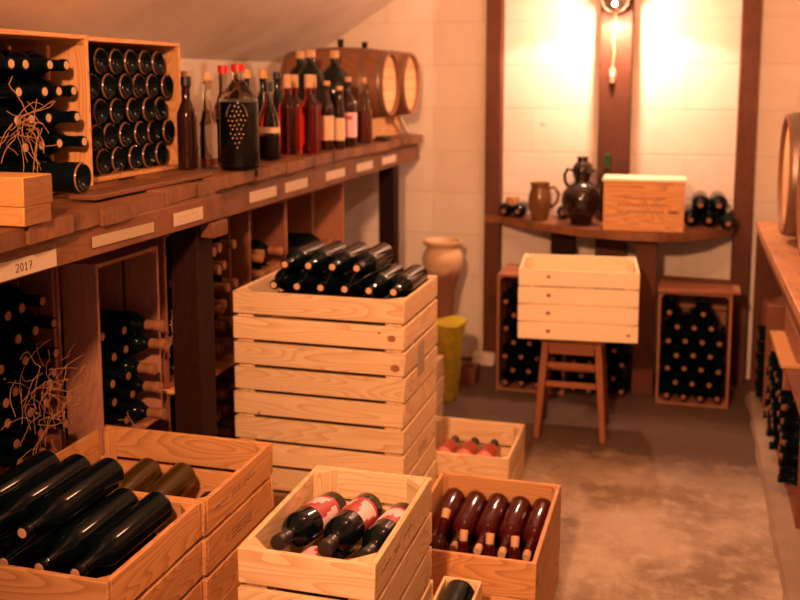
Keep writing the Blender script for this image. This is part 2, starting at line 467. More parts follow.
# neck pointing +X (to the aisle from the left), tip at x = plane
neck_px = lambda p, u, z: ((p-.2945, u, z), (1, 0, 0))
base_px = lambda p, u, z: ((p, u, z), (-1, 0, 0))
neck_nx = lambda p, u, z: ((p+.2945, u, z), (-1, 0, 0))
neck_ny = lambda p, u, z: ((u, p+.2945, z), (0, -1, 0))

# ------------------------------------------------------------------ crates
def crate(label, w, d, h, n, mat, loc, rot=(0, 0, 0), group='slatted wine crates', t=.012, gap=.011, floor_slats=True, knots=(), stamps=(), name='wine_crate', cat='crate', post=.032, knotmat='knot', foot=.0):
    """open slatted crate, opening +Z; w along X, d along Y, h along Z, n slats per side"""
    root = empty(name, label, cat, loc, group, rot)
    m = M[mat]; sh = (h - foot - (n-1)*gap) / n
    for sy, nm in ((-1, 'front_panel'), (1, 'back_panel')):
        b = MB()
        for i in range(n):
            z = foot + i*(sh+gap) + sh/2
            b.box((rnd.uniform(-.0012, .0012), sy*(d/2-t/2), z), (w, t, sh), m, .0018)
        if sy < 0:
            for x, z, r in knots: b.disc((x, -d/2, z), (0, -1, 0), r*1.25, r, M[knotmat])
        b.build(nm, root)
    for sx in (-1, 1):
        b = MB()
        for i in range(n):
            z = foot + i*(sh+gap) + sh/2
            b.box((sx*(w/2-t/2), rnd.uniform(-.001, .001), z), (t, d-2*t-.001, sh), m, .0018)
        p = b.build('side_panel', root)
        if sx > 0 and stamps:
            for y, z, kind in stamps:
                for piece in stamp(w/2+.0003, y, z, kind): piece.build('ink_stamp', p)
    for sx in (-1, 1):
        for sy in (-1, 1):
            x, y = sx*(w/2-t-.0004), sy*(d/2-t-.0004)
            tri = [(x, y), (x-sx*post, y), (x, y-sy*post)]
            if sx*sy < 0: tri = tri[::-1]
            b = MB(); b.prism(tri, .0, h-.001 if foot else h-.006, m); b.build('corner_post', root)
    if floor_slats:
        b = MB(); k = 4; bw = (d-2*t-.004)/k
        for i in range(k):
            b.box((0, -d/2+t+.002+bw*(i+.5), foot+.006), (w-2*t-.002, bw-.006, .010), m, .001)
        b.build('bottom_panel', root)
    return root
DIG = {'2': [[(0, .8), (.1, .97), (.35, 1), (.58, .88), (.58, .66), (.35, .38), (0, 0), (.62, .02)]],
       '0': [[(.3, 1), (.08, .8), (.02, .45), (.12, .1), (.32, 0), (.54, .18), (.6, .55), (.5, .9), (.3, 1)]],
       '1': [[(.05, .72), (.32, 1), (.28, 0)], [(.05, 0), (.5, .02)]],
       '7': [[(0, .92), (.3, .98), (.62, 1), (.42, .5), (.25, 0)], [(.16, .48), (.56, .52)]],
       '8': [[(.3, .52), (.08, .7), (.1, .92), (.3, 1), (.5, .92), (.52, .7), (.3, .52), (.06, .3), (.1, .06), (.3, 0), (.52, .06), (.54, .3), (.3, .52)]]}
def strokes(b, org, ux, uz, size, text, mat, r, adv=.95):
    o = Vector(org); ux = Vector(ux); uz = Vector(uz); x = 0
    for ch in text:
        for st in DIG[ch]:
            b.tube([o + ux*(size*(px*.9+x)) + uz*(size*py) for px, py in st], r, mat, 5)
        x += adv*.9
def stamp(x, y, z, kind):
    """brand stamp on the outer right side: a year between two lines, or three blurred bars"""
    out = []
    if kind == 'year':
        b = MB(); strokes(b, (x, y-.028, z-.007), (0, 1, 0), (0, 0, 1), .016, '2018', M['stamp'], .0009); out.append(b)
        for a, c in ((-.115, -.042), (.045, .115)):
            b = MB()
            for q in range(9):
                yy = y+a+(c-a)*q/9
                b.box((x, yy+.002, z+(.0015 if q % 3 else -.0005)), (.0006, (c-a)/9*.72, .0055 if q % 2 else .004), M['stamp'], 0)
            out.append(b)
    else:
        for k in (-1, 0, 1):
            b = MB()
            for q in range(4): b.box((x, y-.045+.03*q+k*.002, z+k*.009), (.0006, .026, .0038), M['stamp'], 0)
            out.append(b)
    return out
ROT_PX, ROT_NX, ROT_NY = (0, PI/2, 0), (0, -PI/2, 0), (PI/2, 0, 0)
def side_crate(label, x0, x1, y0, y1, z0, z1, n, mat, **k):     # opening towards the aisle (+X)
    return crate(label, z1-z0, y1-y0, x1-x0, n, mat, (x0, (y0+y1)/2, (z0+z1)/2), ROT_PX, post=.014, **k)

# ------------------------------------------------------------------ long shelf on the left
EDGE = [(.9, -1.19), (1.56, -1.222), (1.92, -1.240), (2.81, -1.313), (3.69, -1.341), (4.60, -1.335), (4.95, -1.322), (5.09, -1.335), (5.15, -1.37), (5.185, -1.45)]
def EX(y):
    for (a, xa), (b, xb) in zip(EDGE, EDGE[1:]):
        if y <= b: return xa + (xb-xa)*(y-a)/(b-a)
    return EDGE[-1][1]
SZ = 1.22
shelf = empty('long_shelf', 'long rough plank shelf with year labels along its front edge by the left wall', 'shelf', (-1.6, 3.0, 0))
def loc_in(o, root=None): return o
def part(mb, name, root):
    o = mb.build(name, root); o.matrix_parent_inverse = Matrix.Translation(-Vector(root.location)); return o
b = MB(); y = .9; R3 = random.Random(11)
while y < 5.18:
    wd = R3.uniform(.10, .17); y1 = min(5.185, y+wd)
    if 5.185-y1 < .05: y1 = 5.185
    dx = R3.uniform(-.006, .005) if y < 4.5 else 0; dz = R3.uniform(-.006, .0)
    ys = [y+.002, (y+y1)/2, y1-.002]
    poly = [(WL+.003, ys[0])] + [(EX(v)+dx+R3.uniform(-.004, .004), v) for v in ys] + [(WL+.003, ys[2])]
    b.prism(poly, SZ-.037+dz, SZ+dz, M['plank'])
    y = y1
# rotate the grain: planks run across the shelf (X) already
part(b, 'worktop', shelf)
b = MB(); b.span((-1.285, 1.2, 1.112), (-1.252, 2.56, 1.181), M['fascia'], .003); part(b, 'fascia_board', shelf)
b = MB()
b.box((-1.372, 3.86, 1.131), (.032, 2.59, .098), M['fascia'], .003, Matrix.Rotation(math.atan2(.02, 2.4), 3, 'Z'))
part(b, 'fascia_board', shelf)
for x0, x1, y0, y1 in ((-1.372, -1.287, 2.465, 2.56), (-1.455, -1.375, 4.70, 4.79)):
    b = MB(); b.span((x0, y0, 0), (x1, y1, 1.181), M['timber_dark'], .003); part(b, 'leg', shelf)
b = MB(); b.span((-1.288, 2.485, 1.065), (-1.245, 2.575, 1.108), M['fascia'], .003); part(b, 'bracket', shelf)
def fx(y): return -1.2515 if y < 2.5 else -1.3555 - (y-3.86)*.0083
def paper(y0, y1, z0, z1, mat, text=None, tilt=0, faint=False):
    x = fx((y0+y1)/2) + .0022
    b = MB(); b.box((x, (y0+y1)/2, (z0+z1)/2), (.0012, y1-y0, z1-z0), M[mat], 0, Matrix.Rotation(tilt, 3, 'X'))
    p = part(b, 'paper_label', shelf)
    if text:
        b = MB(); strokes(b, (x+.0008, text[0], text[1]), (0, 1, 0), (0, 0, 1), text[2], text[3], M['ink'], .0009)
        b.build('handwriting', p)
    if faint:
        b = MB(); L = y1-y0; RR = random.Random(int(y0*1000))
        for k, zz in enumerate((z1-.012, z1-.024)):
            pts = [(x+.0008, y0+L*(.12+.72*i/22), zz+RR.uniform(-.0028, .0028)) for i in range(23)]
            b.tube(pts, .0006, M['faint_ink'], 4)
        b.build('handwriting', p)
paper(1.50, 1.772, 1.117, 1.153, 'paper', (1.640, 1.127, .016, '2017'))
paper(1.905, 2.17, 1.131, 1.156, 'tape', tilt=-.01)
paper(2.27, 2.43, 1.128, 1.162, 'paper', faint=True)
for y0, y1 in ((2.945, 3.165), (3.25, 3.465), (3.675, 3.90), (4.065, 4.29), (4.45, 4.68)):
    paper(y0, y1, 1.106, 1.141, 'paper', faint=y0 < 3.4)

# ------------------------------------------------------------------ on the shelf
# open crate with necks out
side_crate('open wine crate at left end of the shelf, bottle necks poking out', -1.85, -1.505, 1.78, 2.312, SZ+.001, 1.616, 3, 'pine_warm')
NE = 'bottles lying neck out in the left shelf-top crate'
Yr = [[2.224-.0795*i - (-.036 if r % 2 else 0) for i in range(4)] for r in range(5)]
for r, z in enumerate((1.276, 1.342, 1.407, 1.472, 1.537)):
    for i, y in enumerate(Yr[r]):
        if r == 0 and i > 1: continue
        b_dark('dark bottle lying neck out in the left shelf-top crate, %s, %s from right' % (ROWN[r], ORD[i]),
               (-1.505-.2945+rnd.uniform(-.012, .02), y, z), (1, 0, 0), group=NE)
# crate with bottle bases out
side_crate('wine crate packed with bottles base outwards, standing on the shelf', -1.88, -1.548, 2.366, 2.887, SZ+.001, 1.616, 3, 'pine_warm')
for r, z in enumerate((1.273, 1.342, 1.412, 1.482, 1.552)):
    n = 6 if r % 2 else 5
    for i in range(n):
        y = (2.425 if r % 2 else 2.466) + .0815*i + rnd.uniform(-.002, .002)
        b_base('dark bottle shown base out in the right shelf-top crate, %s, %s from left' % (ROWN[r], ORD[i]),
               (-1.565+rnd.uniform(-.006, .004), y, z), (-1, 0, 0), group='bottles stacked base out in the right shelf-top crate')
b_base('dark bottle lying base outwards, sticking far out of the left shelf-top crate', (-1.362, 2.052, SZ+.0515), (-1, -.05, 0), roll=0)
# timber offcuts
M['end_grain'] = wood('end_grain', (.27, .115, .045), (.15, .055, .02), ring=30, knots=.02, tone=.1)  # end grain, with the weaker light on the block ends coloured in too
def endgrain(b):
    k = b.mi(M['end_grain'])
    for f in b.bm.faces:
        if f.normal.x > .9:
            f.material_index = k
            for lp in f.loops: lp[b.uv].uv = (lp.vert.co.y*1.2+3, lp.vert.co.z*2.2)
b = MB(); b.span((-1.62, 1.625, SZ+.0005), (-1.213, 1.712, SZ+.038), M['beam'], .002)
endgrain(b)
tag(b.build('timber_block'), 'thin lower pale timber block at left end of the shelf', 'timber block', 'pale timber offcuts')
b = MB(); b.span((-1.62, 1.622, SZ+.0385), (-1.210, 1.715, SZ+.096), M['beam'], .002)
endgrain(b)
tag(b.build('timber_block'), 'thick pale timber block lying on top of the thinner one', 'timber block', 'pale timber offcuts')
b = MB(); b.box((-1.36, 2.34, SZ+.007), (.075, .62, .012), M['plank'], .002, Matrix.Rotation(.02, 3, 'Z'))
tag(b.build('loose_board'), 'thin loose board lying on the shelf before the packed crate', 'board')

def straw(name, label, c, ext, n, seed, r=.0008, L=.11, bias=(0, 0, 0)):
    RR = random.Random(seed); b = MB()
    for _ in range(n):
        p = Vector([c[i] + RR.gauss(0, ext[i]*.5) for i in range(3)])
        d = Vector((RR.gauss(0, 1), RR.gauss(0, 1), RR.gauss(0, .8))).normalized(); pts = [p.copy()]
        turn = Vector((RR.gauss(0, 1), RR.gauss(0, 1), RR.gauss(0, 1)))*.5
        for k in range(7):
            d = (d + turn*.35 + Vector((RR.gauss(0, .25), RR.gauss(0, .25), RR.gauss(0, .25)-.08))).normalized()
            p = p + d*(L*RR.uniform(.7, 1.3)/7)
            p.x = min(max(p.x, c[0]-ext[0]), c[0]+ext[0]); pts.append(p.copy())
        b.tube(pts, r, M['straw'], 4, caps=False)
    return tag(b.build(name), label, 'straw', None, 'stuff')
straw('straw_tuft', 'tangle of dry straw spilling from the left shelf-top crate', (-1.46, 1.98, 1.392), (.025, .055, .028), 30, 5, .0010)
straw('straw_wisp', 'two loose straws on the shelf by the packed crate', (-1.50, 2.46, 1.245), (.03, .03, .008), 3, 8, .001, .06)

# assorted bottles and jars on the shelf
def pot(name, label, cat, x, y, z, parts, group=None, rz=0):
    o = empty(name, label, cat, (x, y, z), group, (0, 0, rz))
    for nm, prof, mat, seg in parts:
        link(nm, me_lathe(nm, prof, M[mat], seg), o)
    return o
def std(r, h, sh=.64, nk=.013, lip=.015):
    """upright bottle profile; sh = shoulder start as a share of h"""
    return [(0, .006), (r*.8, 0), (r*.97, .003), (r, .008), (r, h*sh), (r*.96, h*(sh+.045)), (r*.75, h*(sh+.10)), (nk*1.25, h*(sh+.165)), (nk, h*(sh+.2)), (nk, h*.93), (lip, h*.935), (lip, h*.985), (lip*.9, h*.99), (nk*.6, h*.99), (0, h*.985)]
def fill(r, z1): return [(0, .008), (r*.85, .006), (r-.004, .012), (r-.004, z1), (0, z1)]
def cap(r, z0, z1): return [(0, z0), (r, z0), (r, z1-.002), (r*.85, z1), (0, z1)]
SHB = 'home-made drinks in glass on the shelf'
Z = SZ+.001
pot('tall_bottle', 'slim red-brown bottle with black cap beside the packed crate', 'bottle', -1.514, 2.852, Z,
    [('glass_body', std(.031, .275, .60), 'brown_glass', 20), ('cap', cap(.0165, .262, .290), 'black_cap', 14)], SHB)
pot('clear_bottle', 'slim clear glass bottle with cork, left of the big dark flagon', 'bottle', -1.475, 2.920, Z,
    [('glass_body', std(.029, .285, .46, .014), 'clear_glass', 24), ('cork', cap(.0125, .270, .302), 'cork', 14), ('drink', fill(.027, .03), 'amber_drink', 20)], SHB)
# big flagon with gilded grapes
gr = pot('flagon', 'big dark flagon with a gilded bunch of grapes and red cap', 'flagon', -1.345, 2.875, Z,
    [('glass_body', [(0, .006), (.05, 0), (.058, .003), (.0615, .010), (.0615, .205), (.0595, .220), (.050, .238), (.036, .256), (.024, .270), (.019, .280), (.019, .302), (.0215, .304), (.0215, .312), (0, .312)], 'clear_glass', 32),
     ('wine', [(0, .010), (.05, .006), (.059, .014), (.0592, .204), (.0585, .212), (0, .212)], 'dark_wine', 32),
     ('cap', cap(.0225, .306, .328), 'red_cap', 18)], SHB)
b = MB(); RR = random.Random(2)
for row, (n, z) in enumerate(((2, .198), (3, .184), (4, .170), (5, .156), (4, .142), (3, .128), (4, .114), (3, .100), (2, .086), (1, .073))):
    for i in range(n):
        a = math.radians(-72) + (i-(n-1)/2)*.21 + RR.uniform(-.015, .015)
        b.sphere((.0622*math.cos(a), .0622*math.sin(a), z+RR.uniform(-.002, .002)), .0027, M['gold_dot'], 8, 5)
for s in (-1, 1):
    a0 = math.radians(-72)+s*.25
    b.tube([(.0622*math.cos(a0+.1*t*s), .0622*math.sin(a0+.1*t*s), .205-.004*t*t) for t in range(4)], .0010, M['gold_dot'], 5)
b.build('grape_motif', gr)
pot('clear_bottle', 'clear bottle with red cap half hidden behind the big dark flagon', 'bottle', -1.505, 3.10, Z,
    [('glass_body', std(.036, .315, .55, .016), 'clear_glass', 22), ('cap', cap(.019, .30, .328), 'red_cap', 14), ('wine', fill(.034, .15), 'dark_wine', 18)], SHB)
b = pot('decanter_bottle', 'clear round-shouldered bottle with black cap and tape band, right of the flagon', 'bottle', -1.415, 3.265, Z,
    [('glass_body', [(0, .006), (.032, 0), (.039, .006), (.040, .012), (.040, .118), (.0385, .135), (.034, .155), (.026, .175), (.018, .195), (.0155, .21), (.0155, .245), (.018, .247), (.018, .255), (0, .255)], 'clear_glass', 24),
     ('cap', cap(.0175, .238, .272), 'black_cap', 14), ('wine', fill(.039, .085), 'dark_wine', 20),
     ('tape_band', [(.0404, .095), (.0406, .096), (.0406, .112), (.0404, .113)], 'label_beige', 24)], SHB)
for i, (x, y, c, w) in enumerate(((-1.575, 3.435, 'gold_cap', 'left of two behind the flagon'), (-1.55, 3.53, 'gold_cap', 'right of two behind the flagon'))):
    pot('dark_bottle', 'dark bottle with golden cap, the ' + w, 'bottle', x, y, Z,
        [('glass_body', std(.034, .30, .60), 'green_glass', 20), ('cap', cap(.016, .285, .318), c, 14)], 'gold-capped bottles behind the flagon')
pot('dark_bottle', 'dark bottle with black top behind the clear taped bottle', 'bottle', -1.53, 3.62, Z,
    [('glass_body', std(.034, .30, .60), 'green_glass', 20), ('cap', cap(.016, .285, .31), 'black_cap', 14)], SHB)
pot('clear_bottle', 'clear bottle with tan cork between packed crate and flagon, back row', 'bottle', -1.66, 3.12, Z,
    [('glass_body', std(.034, .29, .55, .015), 'clear_glass', 22), ('cork', cap(.0135, .28, .31), 'cork', 14)], SHB)
for x, y, w in ((-1.445, 3.515, 'front left of four in the red group'), (-1.383, 3.575, 'front right of four in the red group'), (-1.49, 3.70, 'back left of four in the red group'), (-1.447, 3.785, 'back right of four in the red group')):
    pot('red_bottle', 'bright red liqueur bottle with tall cork, ' + w, 'bottle', x, y, Z,
        [('glass_body', std(.0345, .262, .66), 'red_clear', 24), ('cork', cap(.0155, .25, .300), 'cork', 16)], 'corked red bottles on the shelf')
for x, y, h, lm, rr, body, w in ((-1.408, 3.845, .26, 'label_beige', .028, 'brown_glass', 'dark bottle with narrow beige label right of the red bottles'),
                              (-1.368, 3.885, .24, 'label_beige', .021, 'brown_glass', 'slimmest brown bottle with beige label beside the pink-labelled one'),
                              (-1.385, 4.045, .275, 'label_pink', .036, 'brown_glass', 'reddish bottle with wide pale pink label near the barrels')):
    o = pot('labelled_bottle', w, 'bottle', x, y, Z, [('glass_body', std(rr, h, .62), body, 22), ('cork', cap(.0135, h*.97, h*1.06), 'cork', 14)], SHB)
    link('label', band('label', rr+.0006, h*.14, h*.52, [M[lm], M['label_red']], 32, (lambda u, v: 1 if (.70 < u < .86 and .62 < v < .85) else 0) if lm == 'label_pink' else None), o)
pot('small_demijohn', 'clear conical jug half full of dark red drink, nearest the barrels', 'jug', -1.378, 4.235, Z,
    [('glass_body', [(0, .006), (.03, 0), (.037, .005), (.038, .012), (.038, .145), (.036, .16), (.028, .19), (.017, .22), (.0135, .235), (.0135, .262), (.016, .264), (.016, .27), (0, .27)], 'clear_glass', 24),
     ('drink', fill(.0365, .142), 'amber_drink', 20), ('cork', cap(.0125, .262, .29), 'cork', 14)], SHB)
DJ = [(0, .01), (.085, 0), (.098, .01), (.105, .04), (.105, .22), (.100, .26), (.083, .30), (.055, .33), (.030, .347), (.023, .356), (.023, .382), (.027, .384), (.027, .392), (0, .392)]
for x, y, w in ((-1.672, 4.225, 'left'), (-1.56, 4.06, 'middle'), (-1.51, 4.222, 'right')):
    pot('demijohn', 'big dark green demijohn with cork, the %s one of three behind the bottles' % w, 'demijohn', x, y, Z,
        [('glass_body', sc_prof(DJ, .74, .985), 'green_glass', 28), ('cork', cap(.021, .375, .408), 'cork', 16)], 'demijohns at the back of the shelf')

def barrel(label, x0, yc, zc, L, rh, rb, axis=1, group=None, bung=True, hoops=((.03, .05), (.20, .22), (.78, .80), (.95, .97))):
    """lying cask along X; x0 = the head towards the aisle, axis = direction from that head into the body"""
    o = empty('wine_barrel', label, 'barrel', (x0, yc, zc-rb), group)
    rot = Matrix.Rotation(-PI/2*axis*-1, 4, 'Y')      # local +Z -> +X*axis
    off = Matrix.Translation((0, 0, rb)) @ rot
    prof_r = lambda t: rh + (rb-rh)*(1-(2*t-1)**2)
    n = 22
    for k in range(1):
        b = MB(); b.lathe([(rh*.90, .018), (rh*.93, 0), (prof_r(0), 0)] + [(prof_r(i/n), L*i/n) for i in range(1, n+1)] + [(rh*.93, L), (rh*.90, L-.018)], M['stave'], 26, off, smooth=True)
        b.build('staves', o)
    for z, s in ((.018, 1), (L-.018, -1)):
        b = MB(); bm = b.bm
        for i in range(5):                         # head boards
            w = 2*rh*.905/5; y0 = -rh*.905+w*i
            ys = [y0+.001, y0+w-.001]
            pts = []
            for q in range(7):
                yy = ys[0]+(ys[1]-ys[0])*q/6; pts.append((yy, math.sqrt(max(0, (rh*.905)**2-yy*yy))))
            poly = [(p, -q) for p, q in pts] + [(p, q) for p, q in pts[::-1]]
            cl = []
            for p in poly:
                if not cl or (Vector(p)-Vector(cl[-1])).length > 1e-5: cl.append(p)
            if (Vector(cl[0])-Vector(cl[-1])).length < 1e-5: cl.pop()
            b.prism(cl, z, z+.012*s, M['head']) if s > 0 else b.prism(cl, z-.012, z, M['head'])
        bmesh.ops.transform(bm, matrix=off, verts=bm.verts)
        b.build('barrel_head', o)
    for a, c in hoops:
        b = MB(); zs = [a+(c-a)*i/3 for i in range(4)]
        b.lathe([(prof_r(a)-.002, a*L)] + [(prof_r(t)+.0025, t*L) for t in zs] + [(prof_r(c)-.002, c*L)], M['iron'], 32, off)
        b.build('hoop', o)
    if bung:
        b = MB(); b.lathe([(0, 0), (.013, 0), (.016, .045), (0, .045)], M['timber_dark'], 12, Matrix.Translation((axis*L*.5, 0, rb*2-.008))); b.build('bung', o)
    return o
barrel('small oak barrel on the shelf, the nearer one, beside the bottles', -1.325, 4.492, 1.482, .50, .149, .171, -1, 'oak barrels on the shelf')
barrel('small oak barrel at the far end of the shelf by the back wall', -1.325, 4.858, 1.482, .50, .149, .171, -1, 'oak barrels on the shelf')
for x, w in ((-1.46, 'front'), (-1.70, 'rear')):
    b = MB()
    prof = []
    y0, y1 = 4.32, 5.03
    pts = [(y0, 0), (y1, 0)]
    top = []
    for i in range(41):
        yy = y1 - (y1-y0)*i/40; h = .155
        for yc in (4.492, 4.858):
            dd = abs(yy-yc)
            if dd < .1735: h = min(h, (1.482-SZ) - math.sqrt(.1735**2-dd*dd))
        top.append((yy, max(.05, h)))
    poly = pts + top
    bm = b.bm; k = b.mi(M['pine_warm'])
    A = [bm.verts.new((x-.02, a, SZ+.001+c)) for a, c in poly]; B = [bm.verts.new((x+.02, a, SZ+.001+c)) for a, c in poly]
    for q in range(2, len(poly)-1):
        pass
    bot = len(poly)
    # strips between the floor line and the saddle line
    tA, tB = A[2:], B[2:]
    gA = [bm.verts.new((x-.02, t.co.y, SZ+.001)) for t in tA]; gB = [bm.verts.new((x+.02, t.co.y, SZ+.001)) for t in tB]
    for v in A[:2]+B[:2]: bm.verts.remove(v)
    for i in range(len(tA)-1):
        bm.faces.new([gA[i], gA[i+1], tA[i+1], tA[i]]); bm.faces.new([gB[i], tB[i], tB[i+1], gB[i+1]])
        bm.faces.new([tA[i], tA[i+1], tB[i+1], tB[i]]); bm.faces.new([gA[i], gB[i], gB[i+1], gA[i+1]])
    bm.faces.new([gA[0], tA[0], tB[0], gB[0]]); bm.faces.new([gA[-1], gB[-1], tB[-1], tA[-1]])
    for f in bm.faces:
        for lp in f.loops: lp[b.uv].uv = (lp.vert.co.y+31, lp.vert.co.z+lp.vert.co.x)
    tag(b.build('barrel_cradle'), 'sawn wooden cradle under the two shelf barrels, the %s one' % w, 'cradle', 'barrel cradles')
b = MB(); b.span((-1.41, 4.50, SZ+.0005), (-1.355, 4.60, SZ+.016), M['dark_iron'], .002)
tag(b.build('flat_bar'), 'short dark flat bar lying on the shelf before the barrels', 'bar')
b = MB(); b.box((-1.405, 4.955, SZ+.058), (.022, .20, .012), M['pale_stick'], .002, Matrix.Rotation(-.52, 3, 'X'))
tag(b.build('pale_stick'), 'pale flat stick leaning at the far end of the shelf', 'stick')

# ------------------------------------------------------------------ under the left shelf
# first open crate (its bottles come neck out, straw hanging in front)
UN = 'crates stacked under the long shelf'
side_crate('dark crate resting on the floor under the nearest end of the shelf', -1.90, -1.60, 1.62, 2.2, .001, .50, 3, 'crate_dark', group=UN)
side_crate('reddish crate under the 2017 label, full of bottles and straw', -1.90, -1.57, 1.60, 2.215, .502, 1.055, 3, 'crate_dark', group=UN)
CY = [[1.72, 1.80, 1.88, 1.96, 2.04, 2.12], [1.76, 1.84, 1.92, 2.0, 2.08, 2.16]]
for r, z in enumerate((.553, .619, .685, .751, .817, .883, .949)):
    for i, y in enumerate(CY[r % 2][2:]):
        b_plain('dark bottle neck out under the 2017 label, %s, %s from left' % (ROWN[r], ORD[i]),
                ((-1.56 if r == 0 else -1.52)-.2945+rnd.uniform(-.03, .02), y, z), (1, 0, 0), group='bottles lying under the 2017 label')
straw('straw_tuft', 'big tangle of straw hanging over the bottles under the 2017 label', (-1.475, 2.03, .735), (.025, .09, .13), 62, 21, .0008, .10)
# crate on end with its front frame towards the aisle
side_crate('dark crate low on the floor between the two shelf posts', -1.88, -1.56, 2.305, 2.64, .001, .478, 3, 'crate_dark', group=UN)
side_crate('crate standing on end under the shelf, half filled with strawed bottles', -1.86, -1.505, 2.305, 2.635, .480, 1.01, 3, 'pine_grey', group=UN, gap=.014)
for r, z in enumerate((.533, .599, .665, .731, .797)):
    for i in range(3 if r % 2 == 0 else 3):
        y = (2.362 if r % 2 == 0 else 2.398) + .08*i
        (b_brown if i == 2 else b_plain)(('brown-capped' if i == 2 else 'dark')+' bottle neck out in the crate standing on end, %s, %s from left' % (ROWN[r], ORD[i]),
                ((-1.445 if i == 2 else -1.50)-.2945+rnd.uniform(-.03, .01), min(y, 2.578), z), (1, 0, 0), group='bottles in the crate standing on end')
straw('straw_tuft', 'straw sticking out over the bottles of the crate standing on end', (-1.425, 2.60, .745), (.012, .075, .045), 34, 33, .0008, .09)
straw('straw_wisp', 'few straws low in the crate standing on end', (-1.475, 2.46, .515), (.02, .06, .01), 5, 34, .0009, .08)
# crate behind the post
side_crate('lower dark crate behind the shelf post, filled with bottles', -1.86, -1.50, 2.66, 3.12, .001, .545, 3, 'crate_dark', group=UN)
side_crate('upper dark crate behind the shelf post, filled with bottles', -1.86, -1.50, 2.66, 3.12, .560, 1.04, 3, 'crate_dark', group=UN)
b = MB(); b.span((-1.86, 2.655, .5455), (-1.44, 3.125, .5575), M['pine_warm'], .002)
tag(b.build('loose_board'), 'pale board lying between the two crates behind the shelf post', 'board')
for r, z in enumerate((.612, .679, .746, .813, .880, .947)):
    n = 5
    for i in range(n):
        y = (2.711 if r % 2 == 0 else 2.749) + .0795*i
        b_brown('brown-capped bottle neck out behind the shelf post, %s, %s from left' % (ROWN[r], ORD[i]),
                (-1.465-.2945+rnd.uniform(-.02, .02), y, z), (1, 0, 0), group='bottles behind the shelf post')
for r, z in enumerate((.052, .118, .184, .250, .316, .382, .448)):
    for i in range(3):
        y = (2.90 if r % 2 == 0 else 2.86) + .08*i
        b_brown('brown-capped bottle low behind the shelf post, %s, %s from left' % (ROWN[r], ORD[i]),
                (-1.465-.2945+rnd.uniform(-.02, .02), y, z), (1, 0, 0), group='low bottles behind the shelf post')
# two crates further back
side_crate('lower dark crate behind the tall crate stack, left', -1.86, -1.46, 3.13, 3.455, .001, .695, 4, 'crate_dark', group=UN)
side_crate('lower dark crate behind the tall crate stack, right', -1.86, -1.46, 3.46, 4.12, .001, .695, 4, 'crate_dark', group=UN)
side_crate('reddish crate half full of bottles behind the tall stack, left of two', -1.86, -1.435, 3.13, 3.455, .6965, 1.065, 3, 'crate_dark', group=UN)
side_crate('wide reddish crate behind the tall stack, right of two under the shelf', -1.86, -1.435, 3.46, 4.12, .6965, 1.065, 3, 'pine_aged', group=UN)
for r, z in enumerate((.747, .8135, .880)):
    for i in range(3):
        y = (3.19 if r % 2 == 0 else 3.228) + .08*i
        b_brown('brown-capped bottle in the left crate behind the tall stack, %s, %s from left' % (ROWN[r], ORD[i]),
                (-1.42-.2945+rnd.uniform(-.04, .02), y, z), (1, 0, 0), group='bottles in the left crate behind the tall stack')
for r, z in enumerate((.747, .8135)):
    for i in range(6):
        y = (3.52 if r % 2 == 0 else 3.56) + .08*i
        b_brown('brown-capped bottle in the right crate behind the tall stack, %s, %s from left' % (ROWN[r], ORD[i]),
                (-1.42-.2945+rnd.uniform(-.04, .02), y, z), (1, 0, 0), group='bottles in the right crate behind the tall stack')

# ------------------------------------------------------------------ crates on the floor, left front
LG = 'pine crates at the left front'
for z0, n, h, w in ((.001, 3, .274, 'lower'), (.276, 3, .274, 'upper')):
    crate(('pine crate full of dark bottles at the front left corner' if w == 'upper' else 'pine crate under the bottle-filled front left crate'),
          .505, .384, h, n, 'pine_warm', (-1.283, 1.766, z0), group=LG)
    crate(('nearly empty pine crate with two bottles behind the front left crate' if w == 'upper' else 'pine crate under the nearly empty crate'),
          .505, .390, h, n, 'pine_warm', (-1.275, 2.156, z0), group=LG,
          stamps=((-.03, .235, 'year'), (.0, .135, 'bars')) if w == 'upper' else ())
FB = 'dark bottles in the front left crate'
def lie(make, label, tip, base, group=None, roll=None, **k):
    t, b0 = Vector(tip), Vector(base); d = (t-b0).normalized()
    return make(label, t - d*.2945, d, group=group, roll=roll, **k)
for i in range(4):
    x = -1.1385-.0815*i
    lie(b_dark, 'dark bottle, neck to the viewer, front left crate, bottom layer, %s from right' % ORD[i], (x-.02, 1.598, .474), (x, 1.89, .491), FB)
for i in range(5):
    x = -1.098-.0815*i
    lie(b_dark, 'dark bottle, neck to the viewer, front left crate, middle layer, %s from right' % ORD[i], (x-.02, 1.598, .543), (x, 1.89, .560), FB)
for i in range(3):
    x = -1.218-.081*i
    lie(b_dark, 'dark bottle, neck to the viewer, front left crate, top layer, %s from right' % ORD[i], (x-.02, 1.602, .609), (x, 1.89, .624), FB)
lie(b_olive, 'brown bottle shown base up in the nearly empty crate, left of two', (-1.37, 1.985, .425), (-1.345, 2.24, .465), 'brown bottles in the nearly empty crate')
lie(b_olive, 'brown bottle shown base up in the nearly empty crate, right of two', (-1.27, 1.985, .425), (-1.245, 2.24, .463), 'brown bottles in the nearly empty crate')
lie(b_dark, 'dark bottle low in the nearly empty crate beside the brown ones', (-1.165, 1.985, .35), (-1.16, 2.25, .395), None)
for i, x in enumerate((-1.36, -1.28)):
    lie(b_dark, 'dark bottle at the bottom of the nearly empty crate, %s of two' % ('left', 'right')[i], (x, 1.985, .345), (x+.01, 2.25, .345), 'bottles at the bottom of the nearly empty crate')

